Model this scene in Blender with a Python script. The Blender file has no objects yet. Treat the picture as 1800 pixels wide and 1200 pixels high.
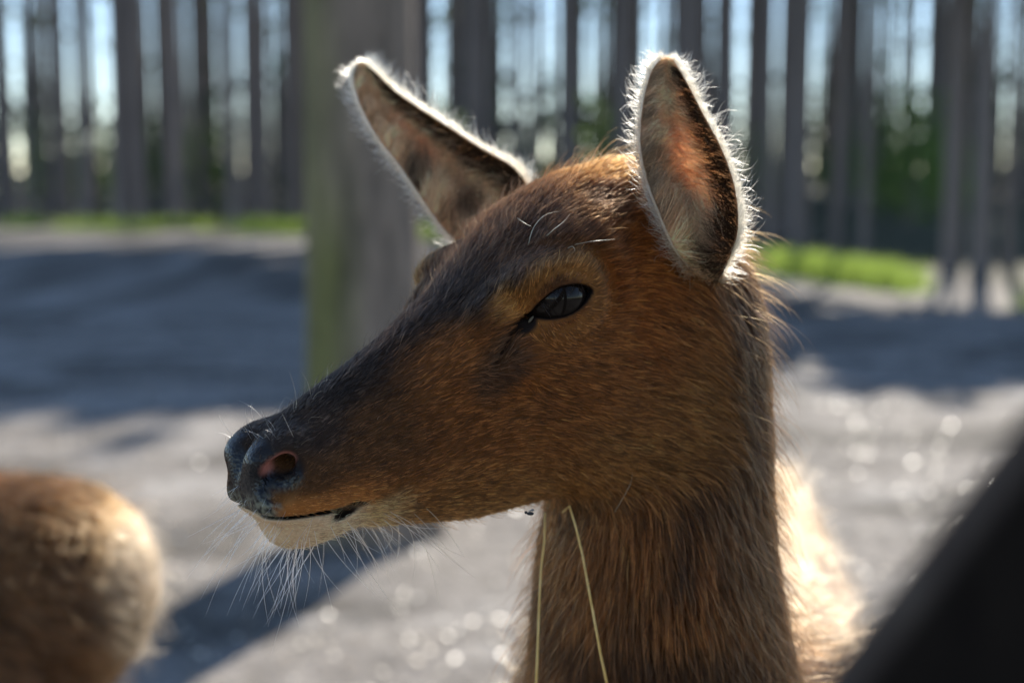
import bpy, bmesh, math, random
import numpy as np
from mathutils import Vector, Matrix
import openvdb

rng = np.random.default_rng(7)
random.seed(7)
sc = bpy.context.scene
C = sc.collection

# ------------------------------------------------------------------ camera
F_PX, PW, PH, HORIZON = 2500.0, 1800.0, 1200.0, 300.0
CAM = np.array([0.0, 0.0, 1.45])
PITCH = math.atan((PH / 2 - HORIZON) / F_PX)
cam_d = bpy.data.cameras.new('camera')
cam = bpy.data.objects.new('camera', cam_d)
C.objects.link(cam)
cam.location = CAM
cam.rotation_euler = (math.pi / 2 - PITCH, 0, 0)
cam_d.sensor_width = 36.0
cam_d.lens = 50.0
cam_d.clip_start = 0.02
cam_d.clip_end = 2000.0
cam_d.dof.use_dof = True
cam_d.dof.focus_distance = 0.805
cam_d.dof.aperture_fstop = 3.9
sc.camera = cam

# ------------------------------------------------------------------ light
SUN_AZ, SUN_EL = math.radians(18.0), math.radians(37.0)      # azimuth clockwise from +Y (away from the camera)
world = bpy.data.worlds.new('World')
sc.world = world
world.use_nodes = True
wn = world.node_tree
sky = wn.nodes.new('ShaderNodeTexSky')
sky.sky_type = 'NISHITA'
sky.sun_disc = False
sky.sun_elevation = SUN_EL
sky.sun_rotation = SUN_AZ
bg = wn.nodes['Background']
bg.inputs['Strength'].default_value = 0.15
sky.dust_density = 0.0
sky.ozone_density = 0.7
sky.air_density = 0.75
wn.links.new(sky.outputs[0], bg.inputs[0])
sun_d = bpy.data.lights.new('sun', 'SUN')
sun_d.energy = 5.0
sun_d.angle = math.radians(0.53)
sun_d.color = (1.0, 0.93, 0.82)
sun = bpy.data.objects.new('sun', sun_d)
C.objects.link(sun)
sdir = Vector((math.sin(SUN_AZ) * math.cos(SUN_EL), math.cos(SUN_AZ) * math.cos(SUN_EL), math.sin(SUN_EL)))
sun.rotation_euler = sdir.to_track_quat('Z', 'Y').to_euler()
sun.location = (6, 14, 12)
sc.view_settings.view_transform = 'Standard'
sc.view_settings.look = 'None'
sc.view_settings.exposure = 0.9
sc.view_settings.gamma = 1.0

sc.cycles.use_denoising = True
sc.cycles.sample_clamp_indirect = 4.0
sc.cycles.max_bounces = 8
sc.cycles.diffuse_bounces = 3
sc.cycles.glossy_bounces = 3
sc.cycles.transmission_bounces = 7
FUR = True
SETTING = True
# ------------------------------------------------------------------ helpers
cR = np.array([1.0, 0, 0])
cF = np.array([0, math.cos(PITCH), -math.sin(PITCH)])
cU = np.array([0, math.sin(PITCH), math.cos(PITCH)])


def at(px, py, d):
    """point of the place that stands d metres deep at a photo position (used to lay the place out)"""
    return CAM + d * (cR * (px - PW / 2) / F_PX + cU * (PH / 2 - py) / F_PX + cF)


def tag(o, label=None, cat=None, group=None, kind=None):
    if label: o['label'] = label
    if cat: o['category'] = cat
    if group: o['group'] = group
    if kind: o['kind'] = kind
    return o


def empty(name, loc=(0, 0, 0)):
    o = bpy.data.objects.new(name, None)
    o.empty_display_size = 0.1
    C.objects.link(o)
    o.location = loc
    return o


def mesh_obj(name, verts, faces, mat=None, parent=None, smooth=True):
    me = bpy.data.meshes.new(name)
    verts = np.asarray(verts, np.float32)
    if isinstance(faces, np.ndarray):
        n, k = faces.shape
        me.vertices.add(len(verts)); me.vertices.foreach_set('co', verts.ravel())
        me.loops.add(n * k); me.loops.foreach_set('vertex_index', faces.astype(np.int32).ravel())
        me.polygons.add(n)
        me.polygons.foreach_set('loop_start', np.arange(0, n * k, k, dtype=np.int32))
        me.update(calc_edges=True)
    else:
        me.from_pydata([tuple(v) for v in verts], [], faces)
    if smooth:
        me.polygons.foreach_set('use_smooth', np.ones(len(me.polygons), bool))
    o = bpy.data.objects.new(name, me)
    C.objects.link(o)
    if mat: me.materials.append(mat)
    if parent: o.parent = parent
    return o


def set_parent_keep(o, p):
    o.parent = p
    o.matrix_parent_inverse = Matrix.Translation(-Vector(p.location))


def smin(a, b, k):
    h = np.clip(0.5 + 0.5 * (b - a) / k, 0, 1)
    return b + (a - b) * h - k * h * (1 - h)


def smax(a, b, k):
    return -smin(-a, -b, k)


def ell(p, c, r, R=None):
    q = p - np.asarray(c, np.float32)
    if R is not None: q = q @ R
    r = np.asarray(r, np.float32)
    k0 = np.sqrt(((q / r) ** 2).sum(-1)) + 1e-6
    k1 = np.sqrt(((q / r ** 2) ** 2).sum(-1)) + 1e-6
    return k0 * (k0 - 1) / k1


def cone(p, a, b, ra, rb):
    a = np.asarray(a, np.float32); b = np.asarray(b, np.float32)
    ab = b - a
    t = np.clip(((p - a) @ ab) / (ab @ ab), 0, 1)
    return np.sqrt(((p - a - t[..., None] * ab) ** 2).sum(-1)) - (ra + (rb - ra) * t)


def table(xs, ys, lo, hi, n=600, blur=18):
    """smooth curve through control points"""
    g = np.linspace(lo, hi, n)
    v = np.interp(g, xs, ys)
    k = np.hanning(2 * blur + 1); k /= k.sum()
    v = np.convolve(np.pad(v, blur, mode='edge'), k, mode='valid')
    return lambda x: np.interp(x, g, v)


def smooth(a, b, x):
    t = np.clip((x - a) / (b - a), 0, 1)
    return t * t * (3 - 2 * t)


def vnoise(p, seed=0):
    """trilinear value noise 0..1"""
    i = np.floor(p).astype(np.int64); f = p - i; f = f * f * (3 - 2 * f)
    def hsh(a):
        n = (a[:, 0] * 73856093) ^ (a[:, 1] * 19349663) ^ (a[:, 2] * 83492791) ^ (seed * 2654435761)
        n = (n ^ (n >> 13)) * 1274126177 & 0x7fffffff
        return ((n ^ (n >> 16)) & 0xffff) / 65535.0
    r = np.zeros(len(p))
    for dx in (0, 1):
        for dy in (0, 1):
            for dz in (0, 1):
                w = (f[:, 0] if dx else 1 - f[:, 0]) * (f[:, 1] if dy else 1 - f[:, 1]) * (f[:, 2] if dz else 1 - f[:, 2])
                r += w * hsh(i + np.array([dx, dy, dz]))
    return r


def mixc(a, b, w): return a + (np.asarray(b) - a) * w[:, None]


def principled(name, base=(.5, .5, .5), rough=.6, attr=None, spec=.5):
    m = bpy.data.materials.new(name); m.use_nodes = True
    nt = m.node_tree; b = nt.nodes['Principled BSDF']
    b.inputs['Base Color'].default_value = (*base, 1)
    b.inputs['Roughness'].default_value = rough
    b.inputs['Specular IOR Level'].default_value = spec
    if attr:
        a = nt.nodes.new('ShaderNodeAttribute'); a.attribute_name = attr
        nt.links.new(a.outputs['Color'], b.inputs['Base Color'])
    return m


def add_colours(o, col, alpha=None):
    a = o.data.color_attributes.new('coat', 'FLOAT_COLOR', 'POINT')
    a.data.foreach_set('color', np.concatenate([col, np.ones((len(col), 1)) if alpha is None else alpha[:, None]], 1).astype(np.float32).ravel())



# ------------------------------------------------------------------ the paddock and the pine wood
def fbm(p, seed=0, oct=3):
    r = 0; a = .5
    for o in range(oct):
        r = r + a * vnoise(p * 2 ** o, seed + o); a *= .5
    return r


EDGE = np.array([(-60, 60), (-30, 46), (-12, 37.5), (-4, 33), (0.5, 27.5), (3.8, 22.3), (5.6, 15.8), (8.5, 11), (14, 4), (20, -8)], float)


def beyond_edge(x, y):
    """signed distance to the edge of the wood, positive inside the wood"""
    p = np.stack([x, y], -1)
    best = np.full(p.shape[0], 1e9); sg = np.ones(p.shape[0])
    for a, b in zip(EDGE[:-1], EDGE[1:]):
        ab = b - a; t = np.clip(((p - a) @ ab) / (ab @ ab), 0, 1)
        q = p - a - t[:, None] * ab; d = np.hypot(q[:, 0], q[:, 1])
        c = ab[0] * (p[:, 1] - a[1]) - ab[1] * (p[:, 0] - a[0])
        m = d < best; best[m] = d[m]; sg[m] = np.sign(c)[m]
    return best * sg


def noise_mat(name, c1, c2, scale, rough=.9, bump=.4, dist=.02, detail=6, attr=None, stretch=None):
    m = principled(name, c1, rough, None, .3)
    nt = m.node_tree; b = nt.nodes['Principled BSDF']
    tc = nt.nodes.new('ShaderNodeTexCoord'); mp = nt.nodes.new('ShaderNodeMapping')
    if stretch: mp.inputs['Scale'].default_value = stretch
    n = nt.nodes.new('ShaderNodeTexNoise'); n.inputs['Scale'].default_value = scale; n.inputs['Detail'].default_value = detail; n.inputs['Roughness'].default_value = .65
    cr = nt.nodes.new('ShaderNodeValToRGB')
    cr.color_ramp.elements[0].position = .35; cr.color_ramp.elements[1].position = .68
    cr.color_ramp.elements[0].color = (*c1, 1); cr.color_ramp.elements[1].color = (*c2, 1)
    bp = nt.nodes.new('ShaderNodeBump'); bp.inputs['Strength'].default_value = bump; bp.inputs['Distance'].default_value = dist
    nt.links.new(tc.outputs['Object'], mp.inputs['Vector']); nt.links.new(mp.outputs['Vector'], n.inputs['Vector'])
    nt.links.new(n.outputs['Fac'], cr.inputs['Fac']); nt.links.new(n.outputs['Fac'], bp.inputs['Height'])
    nt.links.new(bp.outputs['Normal'], b.inputs['Normal'])
    if attr:
        a = nt.nodes.new('ShaderNodeAttribute'); a.attribute_name = attr
        mx = nt.nodes.new('ShaderNodeMix'); mx.data_type = 'RGBA'; mx.blend_type = 'MULTIPLY'; mx.inputs['Factor'].default_value = 1
        nt.links.new(cr.outputs['Color'], mx.inputs[6]); nt.links.new(a.outputs['Color'], mx.inputs[7])
        nt.links.new(mx.outputs[2], b.inputs['Base Color'])
    else:
        nt.links.new(cr.outputs['Color'], b.inputs['Base Color'])
    return m


def ground_z(x, y):
    p = np.stack([x, y, 0 * x], -1)
    near = smooth(60, 15, np.hypot(x, y))
    return (fbm(p * 2.2, 21) - .45) * .05 * near + (vnoise(p * .12, 25) - .5) * .25 * smooth(12, 30, np.hypot(x, y - 2))


def build_setting():
    gx = np.concatenate([-np.geomspace(900, 14, 26), np.linspace(-13, 13, 180), np.geomspace(14, 900, 26)])
    gy = np.concatenate([-np.geomspace(900, 6, 18), np.linspace(-5, 1.6, 24), np.linspace(1.75, 14, 130), np.geomspace(14.3, 1200, 60)])
    X, Y = np.meshgrid(gx, gy, indexing='xy')
    x, y = X.ravel(), Y.ravel()
    V = np.stack([x, y, ground_z(x, y)], 1)
    nx, ny = len(gx), len(gy)
    I = np.arange(nx * ny).reshape(ny, nx)
    Fq = np.stack([I[:-1, :-1], I[:-1, 1:], I[1:, 1:], I[1:, :-1]], -1).reshape(-1, 4)
    g = mesh_obj('ground', V, Fq, noise_mat('sandy_ground', (.52, .50, .47), (1.0, .97, .93), 9, bump=.6, dist=.03, detail=9, attr='coat'))
    tag(g, kind='structure')
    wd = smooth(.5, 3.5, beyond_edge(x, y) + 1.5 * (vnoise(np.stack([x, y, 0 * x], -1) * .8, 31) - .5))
    p3 = np.stack([x, y, 0 * x], -1)
    col = mixc(np.tile(np.array([.25, .232, .215]), (len(x), 1)), (.09, .082, .072), smooth(.40, .56, fbm(p3 * np.array([1.6, 2.6, 1]), 33)) * .85)
    col = mixc(col, (.36, .345, .33), smooth(.50, .66, fbm(p3 * np.array([2.4, 4.0, 1]), 37)))
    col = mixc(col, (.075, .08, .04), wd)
    add_colours(g, col)

    # leaf and straw litter: chips too many to count
    r = np.random.default_rng(51)
    n = 9000
    d = r.uniform(1.6, 14, n) ; px = r.uniform(-200, 2000, n)
    cx, cy = (px - 900) / F_PX * d * 1.05, d
    ok = beyond_edge(cx, cy) < 0
    cx, cy = cx[ok], cy[ok]; n = len(cx)
    a = r.uniform(0, 6.28, n); L = r.uniform(.012, .045, n); w = L * r.uniform(.2, .6, n)
    tx = np.stack([np.cos(a), np.sin(a), r.normal(0, .25, n)], 1); ty = np.stack([-np.sin(a), np.cos(a), r.normal(0, .3, n)], 1)
    c = np.stack([cx, cy, ground_z(cx, cy) + .010], 1)
    up = np.array([0, 0, 1.0]) * (w * .25)[:, None]
    quad = np.stack([c - tx * L[:, None] / 2, c - ty * w[:, None] / 2 + up, c + tx * L[:, None] / 2, c + ty * w[:, None] / 2 + up], 1)
    lit = mesh_obj('leaf_litter', quad.reshape(-1, 3), np.arange(4 * n).reshape(n, 4), principled('dry_litter', rough=.38, attr='coat', spec=.6), smooth=False)
    add_colours(lit, np.repeat(np.array([[.42, .35, .26], [.25, .19, .13], [.55, .50, .42]])[r.integers(0, 3, n)], 4, 0))
    tag(lit, 'dry leaves and straw scattered over the sandy ground', 'litter', kind='stuff')

    # grass along the edge of the wood
    n = 60000
    seg = r.integers(1, len(EDGE) - 4, n); t = r.random(n)
    e0 = EDGE[seg + 1]; e1 = EDGE[seg + 2] if False else EDGE[np.minimum(seg + 2, len(EDGE) - 1)]
    c = e0 + (e1 - e0) * t[:, None]
    nv = np.stack([-(e1 - e0)[:, 1], (e1 - e0)[:, 0]], 1); nv /= np.linalg.norm(nv, axis=1, keepdims=True)
    c = c + nv * r.normal(-.9, .40, (n, 1)) * (c[:, 1:2] / 30) ** 1.5
    keep = vnoise(np.stack([c[:, 0], c[:, 1], 0 * t], 1) * np.array([.9]), 61) + r.normal(0, .07, n) > .46 + .09 * (c[:, 0] > 0)
    c = c[keep]; n = len(c)
    a = r.uniform(0, 3.14, n); hgt = r.uniform(.12, .38, n); w = r.uniform(.008, .02, n)
    z0 = ground_z(c[:, 0], c[:, 1])
    b0 = np.stack([c[:, 0] - np.cos(a) * w, c[:, 1] - np.sin(a) * w, z0 - .01], 1); b1 = np.stack([c[:, 0] + np.cos(a) * w, c[:, 1] + np.sin(a) * w, z0 - .01], 1)
    m1 = np.stack([c[:, 0] + r.normal(0, .05, n), c[:, 1] + r.normal(0, .05, n), z0 + hgt], 1)
    gm = bpy.data.materials.new('grass_blade'); gm.use_nodes = True
    nt = gm.node_tree; bs = nt.nodes['Principled BSDF']; bs.inputs['Base Color'].default_value = (.15, .22, .05, 1); bs.inputs['Roughness'].default_value = .5
    tr = nt.nodes.new('ShaderNodeBsdfTranslucent'); tr.inputs['Color'].default_value = (.34, .46, .09, 1)
    mx = nt.nodes.new('ShaderNodeMixShader'); mx.inputs[0].default_value = .5
    nt.links.new(bs.outputs[0], mx.inputs[1]); nt.links.new(tr.outputs[0], mx.inputs[2]); nt.links.new(mx.outputs[0], nt.nodes['Material Output'].inputs[0])
    gr = mesh_obj('grass', np.stack([b0, b1, m1], 1).reshape(-1, 3), np.arange(3 * n).reshape(n, 3), gm, smooth=False)
    tag(gr, 'bright green grass along the edge of the pine wood', 'grass', kind='stuff')
    return gm


def trunk_mesh(name, h, r0, mat, seed, nseg=14, nside=12, flare=.35, bark=.03, cut=1.0):
    r = np.random.default_rng(seed)
    ph = r.uniform(0, 6.28, 4)
    zs = np.concatenate([[-.15, 0, .12, .3, .6], np.linspace(1.1, h * cut, nseg)])
    V = []
    for z in zs:
        t = max(z, 0) / h
        rad = r0 * (1 - .75 * t) * (1 + flare * math.exp(-max(z, 0) / .25))
        ox, oy = .012 * h * math.sin(3 * t + ph[0]) * t, .012 * h * math.sin(2.5 * t + ph[1]) * t
        for k in range(nside):
            a = 2 * math.pi * k / nside
            rr = rad * (1 + bark * math.sin(3 * a + ph[2] + z) + bark * r.normal() * .6 + (flare * .35 * math.exp(-max(z, 0) / .2)) * math.sin(5 * a + ph[3]))
            V.append((ox + rr * math.cos(a), oy + rr * math.sin(a), z))
    n = len(zs)
    Fq = [(i * nside + k, i * nside + (k + 1) % nside, (i + 1) * nside + (k + 1) % nside, (i + 1) * nside + k) for i in range(n - 1) for k in range(nside)]
    Fq.append(tuple((n - 1) * nside + k for k in range(nside)))
    top = np.array(V[-nside:]).mean(0)
    return V, Fq, top


def crown_geometry(seed, h=1.0, base=.66, spread=.17, nb=24, per=28):
    """pine crown for a tree of unit height: limbs with tufts of needles"""
    r = np.random.default_rng(seed)
    V, Fq = [], []
    for b in range(nb):
        t = b / nb
        z = base + (1 - base) * (t * .96)
        L = spread * (1 - .75 * t) * r.uniform(.7, 1.15) * (0.55 + .45 * min(1, t * 5))
        a = b * 2.399 + r.normal(0, .3)
        d = np.array([math.cos(a), math.sin(a), r.uniform(.0, .35)])
        s = np.array([-d[1], d[0], 0]); w = .0045 * (1 - .6 * t)
        o = np.array([0, 0, z]); e = o + d * L
        k = len(V)
        for q in (o, e):
            ww = w if q is o else w * .3
            V += [q + s * ww, q + np.array([0, 0, ww * 1.6]), q - s * ww]
        Fq += [(k, k + 1, k + 4, k + 3), (k + 1, k + 2, k + 5, k + 4), (k + 2, k, k + 3, k + 5)]
        for j in range(per):
            u = r.uniform(.25, 1.05)
            c = o + d * L * u + r.normal(0, .022, 3) * np.array([1, 1, .7])
            n1 = r.normal(0, 1, 3); n1 /= np.linalg.norm(n1); n2 = np.cross(n1, r.normal(0, 1, 3)); n2 /= np.linalg.norm(n2)
            sz = r.uniform(.010, .024)
            k = len(V)
            V += [c - n1 * sz, c + n2 * sz * .6, c + n1 * sz, c - n2 * sz * .6]
            Fq.append((k, k + 1, k + 2, k + 3))
    return np.array(V), Fq


def build_trees(gm):
    bark = noise_mat('pine_bark', (.12, .10, .092), (.28, .235, .21), 7, bump=.9, dist=.03, stretch=(1, 1, .35))
    needle = bpy.data.materials.new('needles'); needle.use_nodes = True
    nt = needle.node_tree; bs = nt.nodes['Principled BSDF']; bs.inputs['Base Color'].default_value = (.04, .075, .025, 1); bs.inputs['Roughness'].default_value = .5
    tr = nt.nodes.new('ShaderNodeBsdfTranslucent'); tr.inputs['Color'].default_value = (.07, .12, .03, 1)
    mx = nt.nodes.new('ShaderNodeMixShader'); mx.inputs[0].default_value = .35
    nt.links.new(bs.outputs[0], mx.inputs[1]); nt.links.new(tr.outputs[0], mx.inputs[2]); nt.links.new(mx.outputs[0], nt.nodes['Material Output'].inputs[0])
    trunks, crowns = [], []
    for k in range(4):
        V, Fq, top = trunk_mesh('trunk', 1, 1, bark, 70 + k) if False else trunk_mesh('trunk', 16.0, .17, bark, 70 + k)
        V = np.array(V) / 16.0
        me = bpy.data.meshes.new('trunk'); me.from_pydata([tuple(v) for v in V], [], Fq); me.materials.append(bark)
        me.polygons.foreach_set('use_smooth', np.ones(len(me.polygons), bool)); trunks.append(me)
        cv, cf = crown_geometry(90 + k)
        me = bpy.data.meshes.new('crown'); me.from_pydata([tuple(v) for v in cv], [], cf); me.materials.append(needle); crowns.append(me)
    r = np.random.default_rng(17)
    sx, sy = math.sin(SUN_AZ), math.cos(SUN_AZ); cot = 1 / math.tan(SUN_EL)
    LIT = [(-13, 36.6), (-11, 35.6), (-9, 34.6), (-7.6, 33.8), (-5.6, 32.7), (3.3, 21.4), (4.3, 19.2), (4.9, 16.6), (5.2, 15.2)]
    pts = []
    tries = 0
    while len(pts) < 298 and tries < 90000:
        tries += 1
        y = 8 + (100 * r.random() ** 1.1 if len(pts) > 120 else 40 * r.random()); x = (r.random() - .5) * (y * .86 + 10) + .06 * y
        b = float(beyond_edge(np.array([x]), np.array([y]))[0])
        if b < 1.1 or (len(pts) <= 120 and b > 11): continue
        in_gap = 10 < b < 24
        if in_gap and r.random() < .86: continue
        hm = (y - 9.2 - (x - 1) * .05) / (cot * sy)          # the sunlit sand begins about nine metres out
        if hm < 5.5: continue
        mind = .65 + .005 * y
        if any((x - q[0]) ** 2 + (y - q[1]) ** 2 < mind * mind for q in pts): continue
        H = min(hm * r.uniform(.86, 1.03), r.uniform(17, 22) + max(0, y - 30) * .09)
        blocks = False
        for gx_, gy_ in LIT:
            dx, dy = x - gx_, y - gy_
            al = dx * sx + dy * sy
            if al > 0 and abs(dx * sy - dy * sx) < 1.0 + .11 * H and .60 * H < al / cot < H * 1.03: blocks = True; break
        if blocks: continue
        pts.append((x, y, H, b))
    rows_ = ['in the front row of the wood', 'in the middle rows of the wood', 'deep in the wood behind the other rows']
    for i, (x, y, H, b) in enumerate(pts):
        t = empty('pine_tree', (x, y, float(ground_z(np.array([x]), np.array([y]))[0])))
        t.rotation_euler = (0, 0, r.uniform(0, 6.28))
        th = r.uniform(.55, 1.0) * (1 if y > 24 else .8) * (1 if H > 9 else .75 + .02 * H)
        kind_ = ('thin' if th < .70 else 'stout' if th > .92 else 'slender') + ' dark pine trunk ' + rows_[0 if b < 4 else 1 if b < 14 else 2]
        tag(t, kind_, 'pine tree', kind_.replace('trunk', 'trunks'))
        for nm, src, sc_ in (('trunk', trunks, (16 * th * (.55 + .028 * H), 16 * th * (.55 + .028 * H), H)), ('crown', crowns, (H, H, H) if H > 9 else (H * 1.4, H * 1.4, H))):
            o = bpy.data.objects.new(nm, src[(i * 7 + (nm == 'crown')) % 4]); C.objects.link(o); o.parent = t; o.scale = sc_
    # the wood goes on behind: trunks too many and too far to tell apart
    V, Fq, nv = [], [], 0
    q = np.random.default_rng(401)
    for k in range(430):
        y = q.uniform(62, 170); x = (q.random() - .5) * y * 1.1; hh = q.uniform(20, 27); rad = q.uniform(.12, .24); a0 = q.uniform(0, 6)
        if float(beyond_edge(np.array([x]), np.array([y]))[0]) < 24: continue
        for z, rr in ((-.2, rad * 1.1), (hh, rad * .3)):
            for j in range(6): V.append((x + rr * math.cos(a0 + j * math.pi / 3), y + rr * math.sin(a0 + j * math.pi / 3), z))
        Fq += [(nv + j, nv + (j + 1) % 6, nv + 6 + (j + 1) % 6, nv + 6 + j) for j in range(6)]; nv += 12
        for j in range(50):
            c = np.array([x, y, hh * q.uniform(.62, 1.0) if j < 32 else q.uniform(0, 6.5)]) + q.normal(0, 1.0, 3) * np.array([1, 1, .3])
            n1 = q.normal(0, 1, 3); n1 /= np.linalg.norm(n1); n2 = np.cross(n1, q.normal(0, 1, 3)); n2 /= np.linalg.norm(n2); sz = q.uniform(.25, .55)
            V += [tuple(c - n1 * sz), tuple(c + n2 * sz * .6), tuple(c + n1 * sz), tuple(c - n2 * sz * .6)]
            Fq.append((nv, nv + 1, nv + 2, nv + 3)); nv += 4
    far = mesh_obj('distant_wood', np.array(V), Fq, bark, smooth=False)
    far.data.materials.append(needle)
    far.data.polygons.foreach_set('material_index', np.array([0 if f[1] - f[0] != 1 or len(set(f)) < 4 or f[2] - f[1] != 1 else 1 for f in Fq], np.int32))
    tag(far, 'distant pine wood seen between the nearer trunks', 'wood', kind='stuff')
    # the single tree between the hind and the wood
    tb = at(652, 925, 5.75)
    base = (tb[0], tb[1], 0)
    tree = empty('mossy_tree', base)
    tag(tree, 'thick mossy tree trunk standing alone in the sandy paddock', 'tree')
    bark2 = noise_mat('grey_bark', (.11, .088, .068), (.28, .215, .165), 9, bump=1.0, dist=.04, stretch=(1, 1, .22), attr='coat')
    V, Fq, top = trunk_mesh('trunk', 15, .235, bark2, 5, nseg=40, nside=40, flare=.25, bark=.02)
    V = np.array(V)
    o = mesh_obj('trunk', V, Fq, bark2); o.parent = tree
    ang = np.arctan2(V[:, 1], V[:, 0])
    moss = smooth(.45, 1.15, np.cos(ang - math.radians(205)) + 1.1 * (fbm(V * np.array([5, 5, 1.3]), 77) - .45)) * smooth(9, 3, V[:, 2])
    add_colours(o, mixc(np.ones((len(V), 3)), (.62, .80, .34), moss))
    cv, cf = crown_geometry(123, base=.5, spread=.24, nb=34, per=60)
    o = mesh_obj('crown', cv * 15, cf, needle, smooth=False); o.parent = tree
    # leafy bushes in the light between the two belts of wood
    leaf = bpy.data.materials.new('leaf'); leaf.use_nodes = True
    nt = leaf.node_tree; bs = nt.nodes['Principled BSDF']; bs.inputs['Base Color'].default_value = (.10, .17, .04, 1); bs.inputs['Roughness'].default_value = .5
    tr = nt.nodes.new('ShaderNodeBsdfTranslucent'); tr.inputs['Color'].default_value = (.22, .32, .06, 1)
    mx = nt.nodes.new('ShaderNodeMixShader'); mx.inputs[0].default_value = .5
    nt.links.new(bs.outputs[0], mx.inputs[1]); nt.links.new(tr.outputs[0], mx.inputs[2]); nt.links.new(mx.outputs[0], nt.nodes['Material Output'].inputs[0])
    bushes = []
    for k in range(3):
        q = np.random.default_rng(300 + k); n = 700
        u = q.normal(0, 1, (n, 3)); u /= np.linalg.norm(u, axis=1, keepdims=True)
        c = u * (q.random((n, 1)) ** .4) * np.array([.45, .45, .5]) * (1 + .35 * (vnoise(u * 2.2, 40 + k) - .5))[:, None] + np.array([0, 0, .52])
        n1 = q.normal(0, 1, (n, 3)); n1 /= np.linalg.norm(n1, axis=1, keepdims=True); n2 = np.cross(n1, q.normal(0, 1, (n, 3))); n2 /= np.linalg.norm(n2, axis=1, keepdims=True)
        sz = q.uniform(.02, .045, (n, 1))
        bv = np.stack([c - n1 * sz, c + n2 * sz * .6, c + n1 * sz, c - n2 * sz * .6], 1).reshape(-1, 3)
        me = bpy.data.meshes.new('foliage'); me.from_pydata([tuple(v) for v in bv], [], [tuple(range(4 * i, 4 * i + 4)) for i in range(n)]); me.materials.append(leaf)
        sv, sf, _ = trunk_mesh('stem', .7, .02, bark, 310 + k, nseg=4, nside=6)
        ms = bpy.data.meshes.new('stem'); ms.from_pydata([tuple(v) for v in sv], [], sf); ms.materials.append(bark)
        bushes.append((me, ms))
    nbush = 0; tries = 0
    while nbush < 26 and tries < 4000:
        tries += 1
        y = r.uniform(28, 75); x = (r.random() - .5) * y * .78
        b = float(beyond_edge(np.array([x]), np.array([y]))[0])
        if not 9 < b < 30: continue
        nbush += 1
        t = empty('bush', (x, y, float(ground_z(np.array([x]), np.array([y]))[0])))
        tag(t, 'sunlit leafy bush among the pine trunks', 'bush', 'bushes in the pine wood')
        S = r.uniform(1.2, 3.6)
        for nm, me in zip(('foliage', 'stem'), bushes[nbush % 3]):
            o = bpy.data.objects.new(nm, me); C.objects.link(o); o.parent = t; o.scale = (S * r.uniform(.8, 1.1), S * .9, S)


def build_brace():
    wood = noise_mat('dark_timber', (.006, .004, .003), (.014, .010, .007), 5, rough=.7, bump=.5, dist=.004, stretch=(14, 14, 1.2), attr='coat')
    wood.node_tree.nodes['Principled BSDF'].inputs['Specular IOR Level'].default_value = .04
    p0, p1 = at(1786, 742, .30), at(1426, 1215, .30)
    ax = (p1 - p0) / np.linalg.norm(p1 - p0)
    lo = p0 + ax * ((0.0 - p0[2]) / ax[2]); hi = p0 - ax * .34
    side = np.cross(ax, np.array([0, 1.0, 0])); side /= np.linalg.norm(side)
    if side[0] < 0: side = -side                        # towards the lower right
    dep = np.cross(ax, side); dep *= np.sign(dep[1])
    tw = math.radians(26)
    side, dep = side * math.cos(tw) - dep * math.sin(tw), dep * math.cos(tw) + side * math.sin(tw)
    t = empty('timber_brace', tuple(lo))
    tag(t, 'dark diagonal timber of a rack close in front of the hind', 'timber')
    bm = bmesh.new()
    vs = []
    for e in (lo - ax * -.0, hi):
        for a, b in ((0, 0), (.16, 0), (.16, .05), (0, .05)):
            vs.append(bm.verts.new(Vector(e + side * a + dep * b - np.array(lo))))
    for f in ((0, 1, 2, 3), (7, 6, 5, 4), (0, 4, 5, 1), (1, 5, 6, 2), (2, 6, 7, 3), (3, 7, 4, 0)): bm.faces.new([vs[i] for i in f])
    bmesh.ops.recalc_face_normals(bm, faces=bm.faces)
    bmesh.ops.bevel(bm, geom=bm.edges[:], offset=.005, segments=3, affect='EDGES', profile=.6)
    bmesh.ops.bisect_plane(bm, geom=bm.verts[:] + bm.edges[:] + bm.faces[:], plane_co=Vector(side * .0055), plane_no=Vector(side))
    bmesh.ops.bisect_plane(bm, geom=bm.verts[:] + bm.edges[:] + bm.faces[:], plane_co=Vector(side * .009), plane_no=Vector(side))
    sky_edge = np.array([1.0 if np.array(v.co) @ side < .0057 else 0.0 for v in bm.verts])  # upper edge paler and bluish: skylight on it put into the colour
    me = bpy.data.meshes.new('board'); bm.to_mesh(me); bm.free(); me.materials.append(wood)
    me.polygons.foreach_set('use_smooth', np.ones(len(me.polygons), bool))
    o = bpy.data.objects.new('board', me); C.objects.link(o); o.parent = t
    add_colours(o, mixc(np.ones((len(sky_edge), 3)), (6.5, 7, 7.8), sky_edge))
    bm = bmesh.new()
    bmesh.ops.create_cube(bm, size=1, matrix=Matrix.Translation(Vector(hi + side * .12 + np.array([.05, .02, 0])) * 1.0 - Vector(lo) - Vector((0, 0, hi[2] / 2 - .1))) @ Matrix.Diagonal((.1, .1, hi[2] + .2, 1)))
    bmesh.ops.bevel(bm, geom=bm.edges[:], offset=.008, segments=2, affect='EDGES')
    me = bpy.data.meshes.new('post'); bm.to_mesh(me); bm.free(); me.materials.append(wood.copy())
    o = bpy.data.objects.new('post', me); C.objects.link(o); o.parent = t


if SETTING:
    build_trees(build_setting())
    build_brace()

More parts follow.
